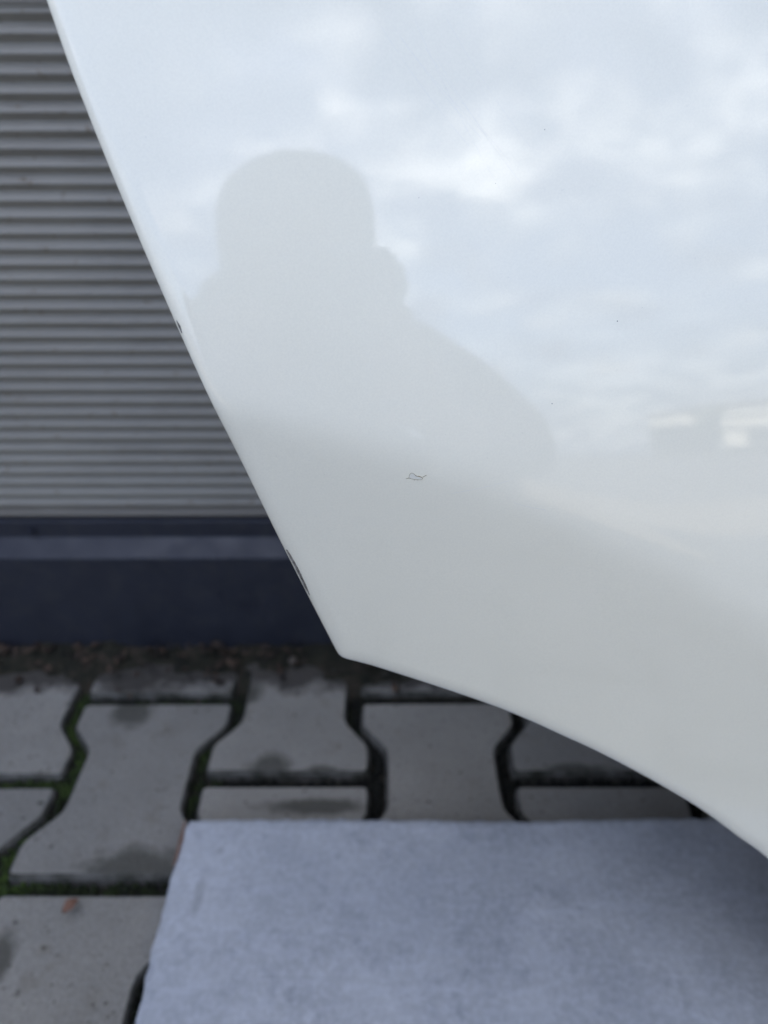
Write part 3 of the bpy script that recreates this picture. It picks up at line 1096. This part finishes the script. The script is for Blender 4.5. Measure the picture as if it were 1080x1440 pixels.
# trousers
V_, E_ = [], []
pl_ = vert(PX, -0.87, 0.21, 0.15, None, 0.125)
for s_ in (-1, 1):
    hp_ = vert(PX + s_ * 0.10, -0.86, 0.20, 0.105, pl_)
    th = vert(PX + s_ * 0.17, -0.68, 0.33, 0.105, hp_)
    kn = vert(PX + s_ * 0.24, -0.50, 0.44, 0.090, th)
    ca = vert(PX + s_ * 0.22, -0.62, 0.25, 0.072, kn)
    an = vert(PX + s_ * 0.20, -0.72, 0.105, 0.054, ca)
skinned('trousers', V_, E_, MTR.m, person)
for s_ in (-1, 1):
    V_, E_ = [], []
    a = vert(PX + s_ * 0.20, -0.755, 0.060, 0.044)
    b = vert(PX + s_ * 0.205, -0.68, 0.052, 0.048, a, 0.044)
    c_ = vert(PX + s_ * 0.21, -0.58, 0.044, 0.048, b, 0.040)
    d = vert(PX + s_ * 0.215, -0.49, 0.036, 0.040, c_, 0.032)
    skinned('shoe', V_, E_, MSH.m, person)
# flat-topped cap pulled over the head
vs, fs = [], []
n, m = 36, 16
for k in range(m + 1):
    ph = math.pi * .5 * k / m * 1.25
    for i in range(n):
        a = 2 * math.pi * i / n
        ph = math.pi * .5 * k / m * (1.25 - 0.33 * max(0, math.sin(a)))
        cz, sr = math.cos(ph), math.sin(ph)
        sr = abs(sr) ** 0.62
        cz = math.copysign(abs(cz) ** 0.72, cz)
        kn = 1 + 0.012 * math.sin(i * 4)
        x, y, z = 0.107 * sr * math.cos(a) * kn, 0.116 * sr * math.sin(a) * kn, 0.092 * cz
        vs.append((PX + x, -0.478 + y, 0.765 + z + 0.06 * x * (cz > .5) - 0.05 * max(0, y)))
for k in range(m):
    for i in range(n):
        j = (i + 1) % n
        fs.append((k * n + i, (k + 1) * n + i, (k + 1) * n + j, k * n + j))
fs.append(tuple(range(n)))
from_py('cap', vs, fs, MCP.m, person, True)
for s_ in (-1, 1):
    bm = bmesh.new()
    bmesh.ops.create_uvsphere(bm, u_segments=12, v_segments=8, radius=0.012)
    o = from_bm('eye', bm, MEY.m, person, True)
    o.location = (PX + s_ * 0.032, -0.404, 0.762)
# phone held at the camera
FW = Vector((0, math.cos(PITCH), -math.sin(PITCH)))
UPV = Vector((0, math.sin(PITCH), math.cos(PITCH)))
RT = Vector((1, 0, 0))
pc = Vector((0, 0, 0.56)) - FW * 0.009 - UPV * 0.055 + RT * 0.018
bm = bmesh.new()
box(bm, -0.037, 0.037, -0.080, 0.080, -0.004, 0.004)
bmesh.ops.bevel(bm, geom=[e for e in bm.edges if abs(e.verts[0].co.z - e.verts[1].co.z) > 0.005], offset=0.009, segments=4, affect='EDGES')
ph = from_bm('mobile_phone', bm, MPH.m)
ph.matrix_world = Matrix.Translation(pc) @ Matrix((RT, UPV, -FW)).transposed().to_4x4()
tag(ph, 'dark mobile phone held by the crouching person', 'phone')
bm = bmesh.new()
box(bm, -0.034, 0.034, -0.076, 0.076, 0.0041, 0.0045)
from_bm('screen', bm, MGL.m, ph)
bm = bmesh.new()
box(bm, -0.032, -0.006, 0.036, 0.074, -0.0055, -0.0042)
from_bm('lens_plate', bm, MGL.m, ph)

# ------------------------------------------------------------------ far side of the yard (seen mirrored in the paint)
MFW = Mat('white_render', rough=0.9)
MFW.color(MFW.ramp(MFW.noise(0.6, 5), [(0.3, (0.76, 0.72, 0.58)), (0.7, (0.85, 0.81, 0.67))]))
MRF = Mat('dark_roof', rough=0.8)
MRF.color(MRF.ramp(MRF.noise(1.2, 5), [(0.3, (0.05, 0.05, 0.055)), (0.7, (0.09, 0.085, 0.08))]))
MBK = Mat('bark', rough=1.0)
MBK.color(MBK.ramp(MBK.noise(6, 5), [(0.3, (0.05, 0.04, 0.03)), (0.7, (0.11, 0.09, 0.07))]))
MLF = Mat('foliage', rough=0.8)
MLF.color(MLF.ramp(MLF.noise(1.5, 4), [(0.3, (0.035, 0.05, 0.018)), (0.7, (0.09, 0.11, 0.04))]))
def hall(name, loc, rz, wdt, dep, hgt, strips, label, slope=0.0):
    o = empty(name, loc)
    o.rotation_euler.z = R(rz)
    bm = bmesh.new()
    vv = box(bm, 0, wdt, -dep, 0, -0.1, hgt)
    for v in bm.verts:
        if v.co.z > 1: v.co.z += slope * v.co.x
    from_bm('wall', bm, MFW.m, o)
    bm = bmesh.new()
    box(bm, -.3, wdt + .3, -dep - .3, .35, hgt + .01, hgt + .30)
    for v in bm.verts: v.co.z += slope * v.co.x
    from_bm('roof', bm, MRF.m, o)
    for (x0, x1, z0, z1) in strips:
        bm = bmesh.new()
        box(bm, x0, x1, 0.004, 0.06, z0, z1)
        wn = from_bm('window', bm, MRF.m, o)
        bm = bmesh.new()
        box(bm, x0 + .1, x1 - .1, 0.061, 0.07, z0 + .06, z1 - .06)
        from_bm('pane', bm, MGL.m, wn)
    tag(o, label, 'building')
hall('industrial_hall', (38.6, -46.4, -0.06), 35, 26, 12, 4.2,
     [(.2, 25.5, 3.15, 3.38), (.2, 25.5, 2.05, 2.35), (1.9, 25, 0.9, 1.95), (.05, 25.9, 0.0, 0.75)],
     'low white hall with dark window bands mirrored at the right')
hall('workshop', (41.5, -62, -0.06), 35, 7.6, 9, 4.5, [(0.05, 7.5, 0.1, 3.5)], 'white shed with a rising roof left of the long hall in the mirror image', 0.09)
def tree(loc, hgt, rad, seed, label):
    rnd = random.Random(seed)
    o = empty('tree', loc)
    vs, fs = [], []
    tube(vs, fs, [Vector((0.1 * math.sin(i), 0.1 * math.cos(i * 1.3) - .1, hgt * .75 * i / 5)) for i in range(6)], [.2, .17, .14, .11, .08, .04], 7)
    for k in range(6):
        a = rnd.random() * 6.28
        z = hgt * rnd.uniform(.35, .6)
        d = Vector((math.cos(a), math.sin(a), .8)) * rad * .7
        tube(vs, fs, [Vector((0, 0, z)), Vector((0, 0, z)) + d * .5, Vector((0, 0, z)) + d], [.07, .05, .02], 5)
    from_py('trunk', vs, fs, MBK.m, o, True)
    vs, fs = [], []
    clumps = [(Vector((rnd.gauss(0, .45) * rad, rnd.gauss(0, .45) * rad, hgt * rnd.uniform(.45, .93))), rad * rnd.uniform(.25, .5)) for _ in range(16)]
    for k in range(1500):
        c_, r_ = rnd.choice(clumps)
        p = c_ + Vector((rnd.gauss(0, .5), rnd.gauss(0, .5), rnd.gauss(0, .42))) * r_
        s_ = rnd.uniform(.10, .22)
        u = Vector((rnd.gauss(0, 1), rnd.gauss(0, 1), rnd.gauss(0, 1))).normalized()
        v = u.orthogonal().normalized()
        b_ = len(vs)
        vs += [p - u * s_, p + v * s_ * .5, p + u * s_, p - v * s_ * .5]
        fs.append((b_, b_ + 1, b_ + 2, b_ + 3))
    from_py('crown', vs, fs, MLF.m, o)
    tag(o, label, 'tree', 'trees across the yard')
tree((31.0, -39.0, -0.06), 3.5, 1.1, 1, 'small dark tree just left of the white hall in the mirror image')
tree((24, -56, -0.06), 3.2, 2.0, 2, 'broad low tree left of the white shed in the mirror image')
tree((-14, -60, -0.06), 4.2, 2.2, 3, 'bushy tree far left across the yard in the mirror image')
tree((9, -66, -0.06), 3.8, 2.4, 4, 'round tree straight across the yard behind the crouching person')
